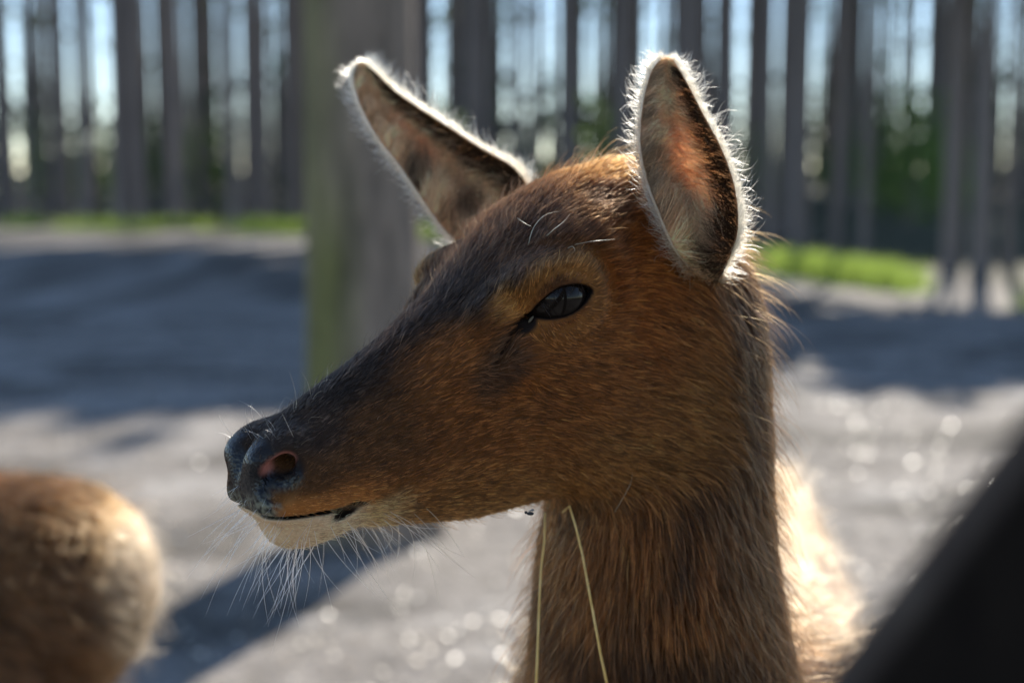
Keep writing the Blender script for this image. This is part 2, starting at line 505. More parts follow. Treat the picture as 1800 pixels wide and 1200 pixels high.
# ------------------------------------------------------------------ the hind: head frame (centimetres)
yaw, pit = math.radians(33), math.radians(23)
hf = np.array([-math.cos(yaw) * math.cos(pit), -math.sin(yaw) * math.cos(pit), -math.sin(pit)])
hl = np.array([math.sin(yaw), -math.cos(yaw), 0])
HR = np.stack([hf, hl, np.cross(hf, hl)], 1)
HO = at(985, 530, 0.83) - HR @ np.array([0, 0.062, 0])


def w2h(p): return ((p - HO) @ HR) * 100.0
def h2w(p): return HO + (np.asarray(p, float) * 0.01) @ HR.T


hx = [-16, -13, -11, -8.4, -7, -5, -2.7, 0, 2, 4.4, 7.3, 10, 12.9, 15.4, 17, 18.5, 20, 22]
T_TOP = table(hx, [-3.5, 0.4, 2.5, 4.0, 4.6, 4.9, 4.5, 3.7, 3.0, 2.15, 1.5, .95, .55, .2, -.1, -.3, -.7, -1.3], -18, 23)
T_BOT = table([-16, -9, -6, -3, 0, 3.8, 7.8, 10.5, 12.9, 15, 17.3, 20, 22], [-8, -11, -13.1, -13.9, -13.6, -12.7, -11.5, -10.2, -9.0, -7.9, -7.2, -6.4, -5.6], -18, 23)
T_W = table([-16, -12, -8, -4, 0, 3, 6, 9, 12, 15, 18, 20, 22], [3.6, 4.2, 5.1, 5.8, 5.8, 5.3, 4.7, 4.0, 3.5, 3.2, 3.0, 2.6, 2.2], -18, 23)
T_N = table([-16, -8, -2, 4, 8, 20], [2.2, 2.8, 3.0, 2.5, 2.5, 2.6], -18, 23)
EYE_C = np.array([-0.5, 4.75, -0.1])
EYE_R = 2.08
EYE_AX = np.array([0.20, 0.97, 0.12]); EYE_AX /= np.linalg.norm(EYE_AX)
EYE_U = np.array([1.0, 0, 0]) - EYE_AX * EYE_AX[0]; EYE_U /= np.linalg.norm(EYE_U)
EYE_V = np.cross(EYE_AX, EYE_U); EYE_V *= np.sign(EYE_V[2])
_a = math.radians(7)
EYE_U, EYE_V = EYE_U * math.cos(_a) + EYE_V * math.sin(_a), EYE_V * math.cos(_a) - EYE_U * math.sin(_a)
T_MOUTH = table([14.2, 15, 17, 19, 20.5], [-6.1, -6.0, -5.3, -4.4, -3.65], 13, 22)


def almond(h):
    """eye opening in the head frame: negative inside"""
    q = h - EYE_C
    u, v, w = q @ EYE_U, q @ EYE_V, q @ EYE_AX
    un = (u - 0.25) / 2.25
    up = .80 * np.clip(1 - un ** 2, 0, 1) ** np.where(un < 0, .5, 0.8) * (1 - 0.35 * np.clip(un, 0, 1))
    dn = -0.92 * np.clip(1 - un ** 2, 0, 1) ** 0.9
    bend = .38 * un ** 2 * np.where(un > 0, 1.0, .8)
    d = np.maximum(v + bend - up, dn - bend * .3 - v)
    d = np.maximum(d, np.abs(u - 0.25) - 2.25)
    return np.maximum(d, 0.3 - w)


def tear_groove(x, z):
    """distance, seen from the side, to the groove that runs from the inner corner of the eye"""
    best = 1e3
    for (x0, z0), (x1, z1) in (((2.1, -.15), (2.9, -.45)), ((2.9, -.45), (4.7, -1.85))):
        t = np.clip(((x - x0) * (x1 - x0) + (z - z0) * (z1 - z0)) / ((x1 - x0) ** 2 + (z1 - z0) ** 2), 0, 1)
        best = np.minimum(best, np.hypot(x - x0 - t * (x1 - x0), z - z0 - t * (z1 - z0)) - .16 * (1 - np.clip((x - 2.2) / 2.6, 0, 1)))
    return best


def sdf_head(h):
    h = h.copy()
    h[..., 1] = np.abs(h[..., 1])
    x, y, z = h[..., 0], h[..., 1], h[..., 2]
    zt, zb, w, n = T_TOP(x), T_BOT(x), T_W(x), T_N(x)
    zc, hz = (zt + zb) / 2, (zt - zb) / 2
    zn = (z - zc) / hz
    # narrower nose bridge above, narrower jaw below
    muz = np.clip((x - 1) / 8, 0, 1)
    wz = w * (1 - (0.26 * muz + 0.10) * np.clip(zn, 0, 1) ** 1.3 - (0.30 - 0.1 * muz) * np.clip(-zn, 0, 1) ** 1.2)
    q = (np.abs(y / wz) ** n + np.abs(zn) ** n) ** (1 / n)
    d = (q - 1) * np.minimum(w, hz)
    d = smax(d, x - 19.8, 1.6)
    d = smax(d, -13.0 - x, 3.0)
    # skull, brow, cheek bones, jaw muscle
    d = smin(d, ell(h, (-8.0, 0, 0.0), (5.0, 4.7, 4.3)), 1.5)
    d = smin(d, ell(h, (-0.4, 4.95, 1.6), (3.1, 1.7, 1.3)), 1.3)
    d = smin(d, ell(h, (-2.4, 5.0, 0.3), (1.7, 1.3, 2.4)), 1.6)
    d = smin(d, ell(h, (2.4, 3.6, 0.2), (2.6, 1.1, 1.5)), 1.3)
    d = smin(d, ell(h, (0.8, 4.2, -2.6), (4.4, 1.6, 1.8)), 2.2)
    d = smin(d, ell(h, (-2.8, 3.7, -8.2), (5.4, 2.5, 5.2)), 1.6)
    d = smin(d, ell(h, (0, 0, -1.0), (4, 5.6, 3)), 1.0)
    d = smin(d, ell(h, (-4.2, 3.9, 1.6), (2.6, 1.7, 1.8)), 1.8)
    # nose: wings of the nostrils, front pad, upper lip
    d = smin(d, ell(h, (17.7, 1.65, -1.1), (2.0, 1.25, 1.1)), 0.9)
    d = smin(d, ell(h, (18.6, 0.0, -2.9), (1.75, 2.7, 1.9)), 0.8)
    d = smin(d, ell(h, (17.0, 1.9, -3.4), (3.3, 1.85, 1.6)), 0.8)
    # chin and lower lip
    d = smin(d, ell(h, (16.8, 0.0, -5.9), (2.9, 2.4, 1.65)), 0.7)
    # hollows
    d = smax(d, -ell(h, (10.5, 5.1, -4.4), (7.0, 1.5, 2.0)), 2.0)
    d = smax(d, -cone(h, (-3.6, 6.6, 3.2), (-3.4, 6.7, -0.4), 0.35, 0.25), 0.9)
    d = smax(d, -cone(h, (18.0, 0, 0.7), (20.5, 0, -1.8), 0.5, 0.4), 0.5)
    # eye: lid bulge, then the almond opening
    d = smin(d, ell(h, EYE_C, (2.5, 2.2, 2.3)), 1.2)
    d = smax(d, -almond(h), 0.22)
    d = smax(d, -(np.sqrt(((h - EYE_C) ** 2).sum(-1)) - EYE_R + 0.05), 0.1)
    # relief round the eye: domed lid, groove behind and above it, crease over the lid
    e = h - EYE_C
    eu, ev = e @ EYE_U, e @ EYE_V
    re = np.sqrt((eu / 1.28) ** 2 + ev ** 2)
    lat = np.clip((y - 3.2) / 1.2, 0, 1)
    ang = np.clip(-eu / (re + .3) * .8 + .45 * ev / (re + .3) + .15, 0, 1)
    d = d + lat * (.42 * np.exp(-((re - 2.95) / .42) ** 2) * ang - .16 * np.exp(-((re - 2.05) / .5) ** 2) + .11 * np.exp(-((re - 1.52) / .10) ** 2) * np.clip(ev, 0, 1))
    d = d + lat * .40 * np.exp(-(np.maximum(tear_groove(x, z), 0) / .17) ** 2)
    # nostril
    d = smax(d, -cone(h, (19.0, 3.15, -2.2), (17.9, 3.15, -1.45), 1.08, 0.8), 0.35)
    d = smax(d, -cone(h, (18.6, 2.4, -1.75), (16.3, 1.3, -1.5), 0.72, 0.4), 0.3)
    # mouth slit and the open corner of the lips
    zm = T_MOUTH(x)
    slit = np.maximum(np.abs(z - zm) - 0.10, 14.3 - x)
    skin = np.maximum(slit, -(d + 0.9))
    d = smax(d, -skin, 0.25)
    d = smax(d, -ell(h, (15.75, 2.75, -5.95), (1.05, 1.7, 0.34)), 0.2)
    return d


# ------------------------------------------------------------------ the hind: whole animal (metres)
def spline(pts, sub=5):
    c = np.array([list(a) + [r] for a, r in pts])
    c = np.vstack([2 * c[0] - c[1], c, 2 * c[-1] - c[-2]])
    out = []
    for i in range(1, len(c) - 2):
        for t in np.arange(sub) / sub:
            out.append(.5 * ((2 * c[i]) + (-c[i - 1] + c[i + 1]) * t + (2 * c[i - 1] - 5 * c[i] + 4 * c[i + 1] - c[i + 2]) * t ** 2 + (-c[i - 1] + 3 * c[i] - 3 * c[i + 1] + c[i + 2]) * t ** 3))
    out.append(c[-2])
    return [(o[:3], o[3]) for o in out]


NECK = spline([(at(1115, 440, 0.93), .046), (at(1150, 560, 0.945), .062), (at(1156, 720, 0.955), .067), (at(1155, 880, 0.96), .069),
               (at(1155, 1020, 0.965), .074), (at(1160, 1160, 0.985), .083), (at(1185, 1350, 1.04), .103), ((.17, 1.16, .96), .125)], 3)
BODY = spline([((.175, 1.18, .87), .13), ((.19, 1.36, .865), .165), ((.22, 1.6, .855), .185), ((.25, 1.87, .90), .165)], 3)


def leg_pts(x, y, front, side):
    if front:
        return [((x, y, .80), .085), ((x, y - .02, .62), .058), ((x, y + .01, .40), .030), ((x, y - .01, .37), .030), ((x, y, .12), .019), ((x, y - .02, .075), .022), ((x, y - .045, .0), .026)]
    return [((x, y, .84), .105), ((x, y - .09, .66), .08), ((x, y + .07, .45), .034), ((x, y + .09, .42), .030), ((x, y + .02, .12), .020), ((x, y, .075), .023), ((x, y - .03, .0), .027)]


LEGS = [leg_pts(.075, 1.20, 1, 0), leg_pts(.255, 1.23, 1, 0), leg_pts(.17, 1.88, 0, 0), leg_pts(.335, 1.90, 0, 0)]


def chain(p, pts, d, k):
    for (a, ra), (b, rb) in zip(pts[:-1], pts[1:]):
        e = cone(p, a, b, ra, rb)
        d = e if d is None else (smin(d, e, k) if k else np.minimum(d, e))
    return d


def sdf_hind(p):
    p = p.astype(np.float32)
    d = chain(p, NECK, None, .008)
    low, near = p[:, 1].max() > .98 or p[:, 2].min() < 1.1, None
    if not low:
        return smin(d, sdf_head(w2h(p)) * 0.01, .022)
    body = chain(p, BODY, None, 0)
    body = smin(body, ell(p, (.18, 1.27, .99), (.085, .16, .085)), .06)
    body = smin(body, ell(p, (.135, 1.19, .965), (.125, .13, .13)), .05)
    body = smin(body, ell(p, (.25, 1.89, .93), (.14, .17, .15)), .06)
    body = smin(body, ell(p, (.25, 1.97, .95), (.135, .12, .125)), .04)
    body = smin(body, cone(p, (.25, 2.02, .99), (.252, 2.055, .90), .022, .012), .03)
    d = smin(d, body, .07)
    if p[:, 2].min() < 1.0:
        for L in LEGS:
            d = smin(d, chain(p, L, None, .015), .03)
    h = w2h(p)
    if (np.abs(h[:, :] - np.array([4, 0, -4])) > np.array([22, 14, 16])).any(1).all(): return d
    hd = sdf_head(h) * 0.01
    return smin(d, hd, .022)


def polygonise(f, lo, hi, vox, block=12):
    lo = np.asarray(lo, float); hi = np.asarray(hi, float)
    nb = np.ceil((hi - lo) / (vox * block)).astype(int)
    grid = openvdb.FloatGrid(1.0)
    ii = np.stack(np.meshgrid(*[np.arange(n) for n in nb], indexing='ij'), -1).reshape(-1, 3)
    cen = lo + (ii + 0.5) * block * vox
    dc = np.concatenate([f(cen[i:i + 1].astype(np.float32)) for i in range(len(cen))]) if len(cen) < 20 else f(cen.astype(np.float32))
    rad = block * vox * 0.87
    loc = np.stack(np.meshgrid(*[np.arange(block)] * 3, indexing='ij'), -1)
    for i, c, dd in zip(ii, cen, dc):
        o = i * block
        if abs(dd) > rad * 1.5:
            arr = np.full((block,) * 3, 1.0 if dd > 0 else -1.0, np.float32)
            if dd > 0: continue
        else:
            arr = np.clip(f((lo + (loc + o) * vox).astype(np.float32).reshape(-1, 3)).reshape((block,) * 3) / vox, -1e3, 1e3).astype(np.float32)
        grid.copyFromArray(arr, ijk=tuple(int(v) for v in o))
    grid.background = 1.0
    P, Q = grid.convertToQuads(0.0)
    return lo + P * vox, Q


import time
_t = time.time()
FLO, FHI = np.array([-.24, .62, 1.09]), np.array([.34, 1.10, 1.62])
V1, Q1 = polygonise(sdf_hind, FLO, FHI, 0.0016)
V2, Q2 = polygonise(sdf_hind, (-.22, .78, -.04), (.52, 2.20, 1.30), 0.008)
def inbox(v, m): return ((v > FLO + m) & (v < FHI - m)).all(1)
Q1 = Q1[inbox(V1[Q1].mean(1), .004)]
Q2 = Q2[~inbox(V2[Q2].mean(1), .012)]
BV = np.concatenate([V1, V2]); BQ = np.concatenate([Q1, Q2 + len(V1)])
used = np.unique(BQ); remap = np.zeros(len(BV), np.int64); remap[used] = np.arange(len(used))
BV = BV[used]; BQ = remap[BQ]
print('hind mesh', len(BV), len(BQ), time.time() - _t)

# ------------------------------------------------------------------ coat: colours and lie of the hair


def is_head(h):
    """1 on the head, 0 on the neck and body"""
    return smooth(-11.5, -7.5, h[:, 0] - 0.25 * np.clip(-h[:, 2] - 6, 0, 9)) * smooth(-15.5, -13, h[:, 2])


def bare(h):
    """bare black skin of the nose, nostrils and lids, plus the painted dark of the mouth gap"""
    y = np.abs(h[:, 1])
    q = np.stack([h[:, 0], y, h[:, 2]], 1)
    pad = smooth(18.45, 19.2, h[:, 0] + 0.10 * h[:, 2] - 0.10 * y + .5 * (vnoise(h * 3.0, 8) - .5)) * (h[:, 2] > T_MOUTH(h[:, 0]) - .1)
    top = smooth(18.0, 18.5, h[:, 0]) * smooth(-0.9, -0.5, h[:, 2]) * smooth(.5, .9, y)
    nos = 1 - smooth(1.05, 1.45, np.sqrt((((q - np.array([18.6, 2.8, -1.75])) / np.array([1.25, 1, .95])) ** 2).sum(1)))
    lid = 1 - smooth(0.02, 0.15, almond(q))
    lid = np.maximum(lid, (1 - smooth(0.35, .65, cone(q, (2.2, 5.6, -0.35), (2.75, 5.4, -0.5), .1, .05))))
    gland = (1 - smooth(0.04, .17, tear_groove(h[:, 0], h[:, 2]))) * (y > 3.2)
    mth = (1 - smooth(.09, .22, np.abs(h[:, 2] - T_MOUTH(h[:, 0])))) * (h[:, 0] > 14.4)
    crn = 1 - smooth(.85, 1.1, np.sqrt((((q - np.array([15.75, 2.75, -5.95])) / np.array([1.05, 1.7, .42])) ** 2).sum(1)))  # open lip corner: darkness of the shallow gap put into the colour
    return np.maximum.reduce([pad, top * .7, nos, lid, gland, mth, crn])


def coat(p):
    """albedo of the coat at world points"""
    h = w2h(p)
    x, y, z = h[:, 0], np.abs(h[:, 1]), h[:, 2]
    q = np.stack([x, y, z], 1)
    n1 = vnoise(h * 0.45, 1); n2 = vnoise(h * 1.6, 2)
    c = np.tile(np.array([.215, .076, .018]), (len(p), 1))
    zt, zb = T_TOP(x), T_BOT(x)
    zn = (z - (zt + zb) / 2) / ((zt - zb) / 2)
    jit = (n1 - .5) * .35
    # lower cheek and jaw a little paler and more olive
    c = mixc(c, (.235, .100, .026), smooth(-.1, -.8, zn + jit))
    # temples and cheeks behind the eye: rust
    c = mixc(c, (.28, .085, .016), smooth(-1.5, -4.5, x) * smooth(-.3, .1, zn + jit) * smooth(-9.5, -7.5, x))
    # muzzle side: darker brown
    c = mixc(c, (.105, .044, .015), smooth(7, 12, x + 2 * jit) * smooth(-.55, .2, zn + jit))
    # nose bridge and forehead: dark
    c = mixc(c, (.026, .017, .012), smooth(.55, .95, zn + jit * .7) * (.45 + .5 * smooth(-3, 4, x)) * smooth(-9, -5, x))
    c = mixc(c, (.070, .031, .015), smooth(.3, .7, zn + jit * .7) * smooth(-8, -3, x) * smooth(3, -1, x) * .8)
    # crown: rust again
    c = mixc(c, (.28, .082, .018), smooth(-5.5, -8.5, x + 3 * jit) * smooth(.3, .6, zn))
    c = mixc(c, (.045, .028, .02), (1 - smooth(1.2, 2.4, np.sqrt(((q - np.array([-6.6, 4.2, 3.6])) ** 2).sum(1)))) * .7 * (h[:, 1] > 0))
    # pale ring round the eye, most above and in front
    e = q - EYE_C
    re = np.sqrt((e @ EYE_U / 1.35) ** 2 + (e @ EYE_V) ** 2)
    re = re + (n1 - .5) * .9 + (n2 - .5) * .5
    ring = smooth(1.1, 1.5, re) * (1 - smooth(2.1, 3.0, re)) * (y > 3)
    c = mixc(c, (.30, .125, .032), ring * (0.55 + .45 * smooth(-1, 1.5, e @ EYE_V)) * .85)
    c = mixc(c, (.34, .155, .045), (1 - smooth(.6, 1.5, np.sqrt((((q - np.array([3.2, 5.0, 1.0])) / np.array([1.2, 1, .8])) ** 2).sum(1)))) * .8)
    # dark streak under the tear gland
    c = mixc(c, (.06, .034, .02), (1 - smooth(.4, 1.5, cone(q, (4.2, 5.2, -1.6), (5.6, 4.8, -3.0), .3, .5))) * .75)
    # upper lip edge: rusty, chin: cream
    lipd = z - T_MOUTH(x)
    c = mixc(c, (.44, .165, .042), (1 - smooth(.5, 1.9, lipd)) * smooth(12.5, 15, x) * (lipd > 0))
    c = mixc(c, (.86, .57, .33), smooth(.05, -.12, lipd) * smooth(14.0, 15.6, x))
    c = mixc(c, (.52, .31, .13), smooth(0, -.5, lipd) * smooth(11.5, 14, x) * smooth(15.8, 14, x))
    # dark smudges behind the nostril
    c = mixc(c, (.045, .03, .022), (1 - smooth(.2, 1.6, cone(q, (17.2, 2.6, -.4), (15.2, 2.6, -.6), .5, .6))) * .8)
    # neck and body
    nb = vnoise(p * 28, 3); nb2 = vnoise(p * np.array([60., 60., 18.]), 4)
    cn = mixc(np.tile(np.array([.215, .078, .020]), (len(p), 1)), (.080, .032, .011), smooth(.35, .75, nb))
    cn = mixc(cn, (.32, .105, .022), smooth(.55, .9, nb2) * .6)
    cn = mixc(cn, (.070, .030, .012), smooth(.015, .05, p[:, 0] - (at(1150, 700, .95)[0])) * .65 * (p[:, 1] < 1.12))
    bd = smooth(1.05, 1.18, p[:, 1] + .2 * (p[:, 2] < 1.0))
    cb = mixc(np.tile(np.array([.27, .140, .060]), (len(p), 1)), (.16, .078, .030), smooth(.4, .7, nb))
    cb = mixc(cb, (.045, .028, .018), smooth(.66, .76, vnoise(p * np.array([17., 9., 17.]), 14)) * .6)  # dark blotches: shadows among the moulting clumps painted into the coat
    cb = mixc(cb, (.42, .30, .18), smooth(2.03, 2.07, p[:, 1]) * smooth(.72, .80, p[:, 2]))
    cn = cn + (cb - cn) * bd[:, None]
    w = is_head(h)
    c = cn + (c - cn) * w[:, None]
    c *= (.80 + .45 * n2)[:, None]
    c = c / np.maximum(1, c.max(1, keepdims=True) / .82)
    return np.clip(c, .008, .82)


BARE_C = np.array([.020, .018, .018])


def skin_colour(p):
    h = w2h(p)
    c = coat(p) * .75
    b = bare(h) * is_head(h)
    pad = (h[:, 0] > 17.5) & (h[:, 2] > -4.4)
    bc = np.tile(np.array([.014, .009, .007]), (len(p), 1))
    bc[pad] = (.010, .010, .011)
    low = smooth(-2.2, -3.2, h[:, 2]) * pad
    bc = mixc(bc, (.17, .16, .11), low * smooth(.35, .6, vnoise(h * 7, 5)))
    q = np.stack([h[:, 0], np.abs(h[:, 1]), h[:, 2]], 1)
    inn = (1 - smooth(.55, .95, np.sqrt((((q - np.array([18.2, 2.1, -1.4])) / np.array([1.4, 1.2, .9])) ** 2).sum(1))))
    bc = mixc(bc, (.50, .19, .14), inn * smooth(-2.1, -1.6, h[:, 2]))
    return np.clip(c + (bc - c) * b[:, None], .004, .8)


def flow(p):
    """direction the hair lies in, world space, not yet tangent"""
    h = w2h(p)
    x, y, z = h[:, 0], h[:, 1], h[:, 2]
    d = np.tile(np.array([-1.0, 0, 0]), (len(p), 1))
    side = np.sign(y)
    cheek = smooth(9, 0, x) * smooth(0, -5, z)
    d[:, 2] -= .75 * cheek
    d[:, 2] += .30 * smooth(6, 2, x) * smooth(-1, 2, z)
    d[:, 1] += side * .35 * smooth(12, 6, x) * smooth(1.0, 3.5, np.abs(y)) * smooth(-2, 1, z)
    d[:, 2] -= .45 * smooth(12, 16, x) * smooth(-2.5, -4, z)
    d[:, 2] -= .55 * smooth(-3, -8, x) * smooth(4, 0, z)
    # round the eye
    q = np.stack([x, np.abs(y), z], 1); e = q - EYE_C
    u, v = e @ EYE_U, e @ EYE_V
    re = np.sqrt((u / 1.3) ** 2 + v ** 2)
    w = (1 - smooth(1.6, 3.6, re)) * (np.abs(y) > 3)
    rad = np.stack([u / 1.3, np.zeros_like(u), v], 1) / (re[:, None] + .3)
    d += rad * (w * 1.3)[:, None]
    dw = d @ HR.T
    # neck: down; body: back and down
    nb = vnoise(p * 22, 11) - .5; nb3 = vnoise(p * 22, 12) - .5
    dn = np.stack([.25 * nb + .12, .25 * nb3 + .15, -np.ones(len(p))], 1)
    back = np.stack([.08 + nb * .7, np.ones(len(p)), -.55 + nb3 * .8], 1)
    bd = smooth(1.06, 1.22, p[:, 1])
    dn = dn + (back - dn) * bd[:, None]
    w = is_head(h)[:, None]
    return dn + (dw - dn) * w


def hair_object(name, P, col, rad, mat, parent):
    """P: (n, k, 3) world points of n hairs"""
    n, k, _ = P.shape
    hc = bpy.data.hair_curves.new(name)
    hc.add_curves([k] * n)
    hc.attributes['position'].data.foreach_set('vector', P.astype(np.float32).ravel())
    r = hc.attributes.new('radius', 'FLOAT', 'POINT')
    taper = np.linspace(1, 0, k) ** 0.6 * .9 + .1
    r.data.foreach_set('value', (np.broadcast_to(np.asarray(rad).reshape(-1, 1), (n, k)) * taper).astype(np.float32).ravel())
    a = hc.attributes.new('coat', 'FLOAT_COLOR', 'CURVE')
    a.data.foreach_set('color', np.concatenate([col, np.ones((n, 1))], 1).astype(np.float32).ravel())
    hc.materials.append(mat)
    o = bpy.data.objects.new(name, hc)
    C.objects.link(o)
    if parent:
        o.parent = parent
        o.matrix_parent_inverse = parent.matrix_world.inverted() if parent.type != 'EMPTY' else Matrix.Translation(-Vector(parent.location))
    return o


def grow(root, nrm, direction, length, lift, jitter, clump, clump_size, k=5, sag=0.0, curl=0.0, seed=1):
    """hairs lying along direction; clumped at the tips"""
    n = len(root)
    r = np.random.default_rng(seed)
    t = direction - nrm * (direction * nrm).sum(1, keepdims=True)
    t /= np.linalg.norm(t, axis=1, keepdims=True) + 1e-9
    b = np.cross(nrm, t)
    t = t + b * r.normal(0, 1, (n, 1)) * np.asarray(jitter).reshape(-1, 1)
    t /= np.linalg.norm(t, axis=1, keepdims=True)
    L = np.asarray(length).reshape(-1, 1) * r.uniform(.65, 1.15, (n, 1))
    l0 = np.asarray(lift).reshape(-1, 1) * r.uniform(.5, 1.5, (n, 1))
    s = np.linspace(0, 1, k)
    # height above the skin: rises then levels off
    P = root[:, None] + t[:, None] * (L * s)[..., None] * .97 + nrm[:, None] * (L * l0 * (s - .45 * s ** 2))[..., None]
    P -= nrm[:, None] * .0008
    if curl:
        ph = r.uniform(0, 6.28, (n, 1))
        P += b[:, None] * (L * curl * np.sin(ph + s * 3.5) * s)[..., None]
    if sag: P[..., 2] -= (L * sag * s ** 2)
    # clumps
    cs = np.asarray(clump_size)
    jr = root + r.normal(0, .12, root.shape) * np.reshape(cs, (-1, 1) if cs.ndim else ())
    key = np.floor(jr / np.reshape(cs, (-1, 1)) if cs.ndim else jr / cs).astype(np.int64)
    key = key[:, 0] * 73856093 ^ key[:, 1] * 19349663 ^ key[:, 2] * 83492791
    _, inv, cnt = np.unique(key, return_inverse=True, return_counts=True)
    tip = P[:, -1]
    mean = np.stack([np.bincount(inv, tip[:, a]) / cnt for a in range(3)], 1)
    off = mean[inv] - tip
    P += off[:, None] * (np.asarray(clump).reshape(-1, 1) * s ** 1.3)[..., None]
    return P, r.uniform(0, 1, len(cnt))[inv]


def sample(V, Q, dens, seed=3):
    """random roots on quads; dens hairs per m2 for each quad"""
    r = np.random.default_rng(seed)
    a, b, c, d = (V[Q[:, i]] for i in range(4))
    n = np.cross(c - a, d - b); ar = np.linalg.norm(n, axis=1) / 2
    cnt = r.poisson(ar * dens)
    f = np.repeat(np.arange(len(Q)), cnt)
    u, v = r.random((2, len(f), 1))
    p = (a[f] * (1 - u) + b[f] * u) * (1 - v) + (d[f] * (1 - u) + c[f] * u) * v
    return p, f


def hair_mat(name, rough=.34, radial=.5, plain=.42, ior=1.38, tint=None):
    m = bpy.data.materials.new(name); m.use_nodes = True
    nt = m.node_tree; nt.nodes.clear()
    out = nt.nodes.new('ShaderNodeOutputMaterial')
    hb = nt.nodes.new('ShaderNodeBsdfHairPrincipled')
    hb.parametrization = 'COLOR'
    a = nt.nodes.new('ShaderNodeAttribute'); a.attribute_name = 'coat'
    src = a.outputs['Color']
    if tint:
        tn = nt.nodes.new('ShaderNodeVectorMath'); tn.operation = 'MULTIPLY'; tn.inputs[1].default_value = tint
        nt.links.new(src, tn.inputs[0]); src = tn.outputs[0]
    nt.links.new(src, hb.inputs['Color'])
    hb.inputs['Roughness'].default_value = rough
    hb.inputs['Radial Roughness'].default_value = radial
    hb.inputs['Random Roughness'].default_value = .3
    hb.inputs['IOR'].default_value = ior
    mu = nt.nodes.new('ShaderNodeVectorMath'); mu.operation = 'SCALE'; mu.inputs['Scale'].default_value = 1.55
    nt.links.new(src, mu.inputs[0])
    mn = nt.nodes.new('ShaderNodeVectorMath'); mn.operation = 'MINIMUM'; mn.inputs[1].default_value = (.85, .85, .85)
    nt.links.new(mu.outputs[0], mn.inputs[0]); mu = mn
    df = nt.nodes.new('ShaderNodeBsdfDiffuse'); nt.links.new(mu.outputs[0], df.inputs['Color'])
    mx = nt.nodes.new('ShaderNodeMixShader'); mx.inputs[0].default_value = plain
    tl = nt.nodes.new('ShaderNodeBsdfTranslucent'); nt.links.new(mu.outputs[0], tl.inputs['Color'])
    m2 = nt.nodes.new('ShaderNodeMixShader'); m2.inputs[0].default_value = .25
    nt.links.new(df.outputs[0], m2.inputs[1]); nt.links.new(tl.outputs[0], m2.inputs[2])
    nt.links.new(hb.outputs[0], mx.inputs[1]); nt.links.new(m2.outputs[0], mx.inputs[2])
    nt.links.new(mx.outputs[0], out.inputs['Surface'])
    return m


M_HAIR = hair_mat('coat_hair')
M_RIM = hair_mat('fringe_hair', plain=.08)
M_BACK = hair_mat('back_hair', rough=.3, plain=.1, ior=1.5)
M_PALE = bpy.data.materials.new('pale_hair'); M_PALE.use_nodes = True
_nt = M_PALE.node_tree; _nt.nodes.clear()
_o = _nt.nodes.new('ShaderNodeOutputMaterial'); _a = _nt.nodes.new('ShaderNodeAttribute'); _a.attribute_name = 'coat'
_d = _nt.nodes.new('ShaderNodeBsdfDiffuse'); _t2 = _nt.nodes.new('ShaderNodeBsdfTranslucent'); _x = _nt.nodes.new('ShaderNodeMixShader'); _x.inputs[0].default_value = .5
for _n in (_d, _t2): _nt.links.new(_a.outputs['Color'], _n.inputs['Color'])
_nt.links.new(_d.outputs[0], _x.inputs[1]); _nt.links.new(_t2.outputs[0], _x.inputs[2]); _nt.links.new(_x.outputs[0], _o.inputs['Surface'])
M_SKIN = principled('skin', rough=.36, attr='coat', spec=.4)
_nt = M_SKIN.node_tree; _b = _nt.nodes['Principled BSDF']
_tc = _nt.nodes.new('ShaderNodeTexCoord'); _vo = _nt.nodes.new('ShaderNodeTexVoronoi'); _bm = _nt.nodes.new('ShaderNodeBump')
_vo.inputs['Scale'].default_value = 520
_nt.links.new(_tc.outputs['Object'], _vo.inputs['Vector']); _nt.links.new(_vo.outputs['Distance'], _bm.inputs['Height'])
_bm.inputs['Strength'].default_value = .28; _bm.inputs['Distance'].default_value = .0012
_nt.links.new(_bm.outputs['Normal'], _b.inputs['Normal'])
_at = [n for n in _nt.nodes if n.type == 'ATTRIBUTE'][0]
for _k, _lo, _hi in (('Roughness', .75, .24), ('Specular IOR Level', .08, .27)):
    _mr = _nt.nodes.new('ShaderNodeMapRange'); _mr.inputs['To Min'].default_value = _lo; _mr.inputs['To Max'].default_value = _hi
    _nt.links.new(_at.outputs['Alpha'], _mr.inputs['Value']); _nt.links.new(_mr.outputs[0], _b.inputs[_k])

hind = empty('red_deer', (.15, 1.5, 0))
body = mesh_obj('body', BV, BQ, M_SKIN)
set_parent_keep(body, hind)
_h = w2h(BV)
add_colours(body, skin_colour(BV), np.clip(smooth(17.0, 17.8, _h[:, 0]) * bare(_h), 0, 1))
m = M_SKIN
bpy.context.view_layer.update()

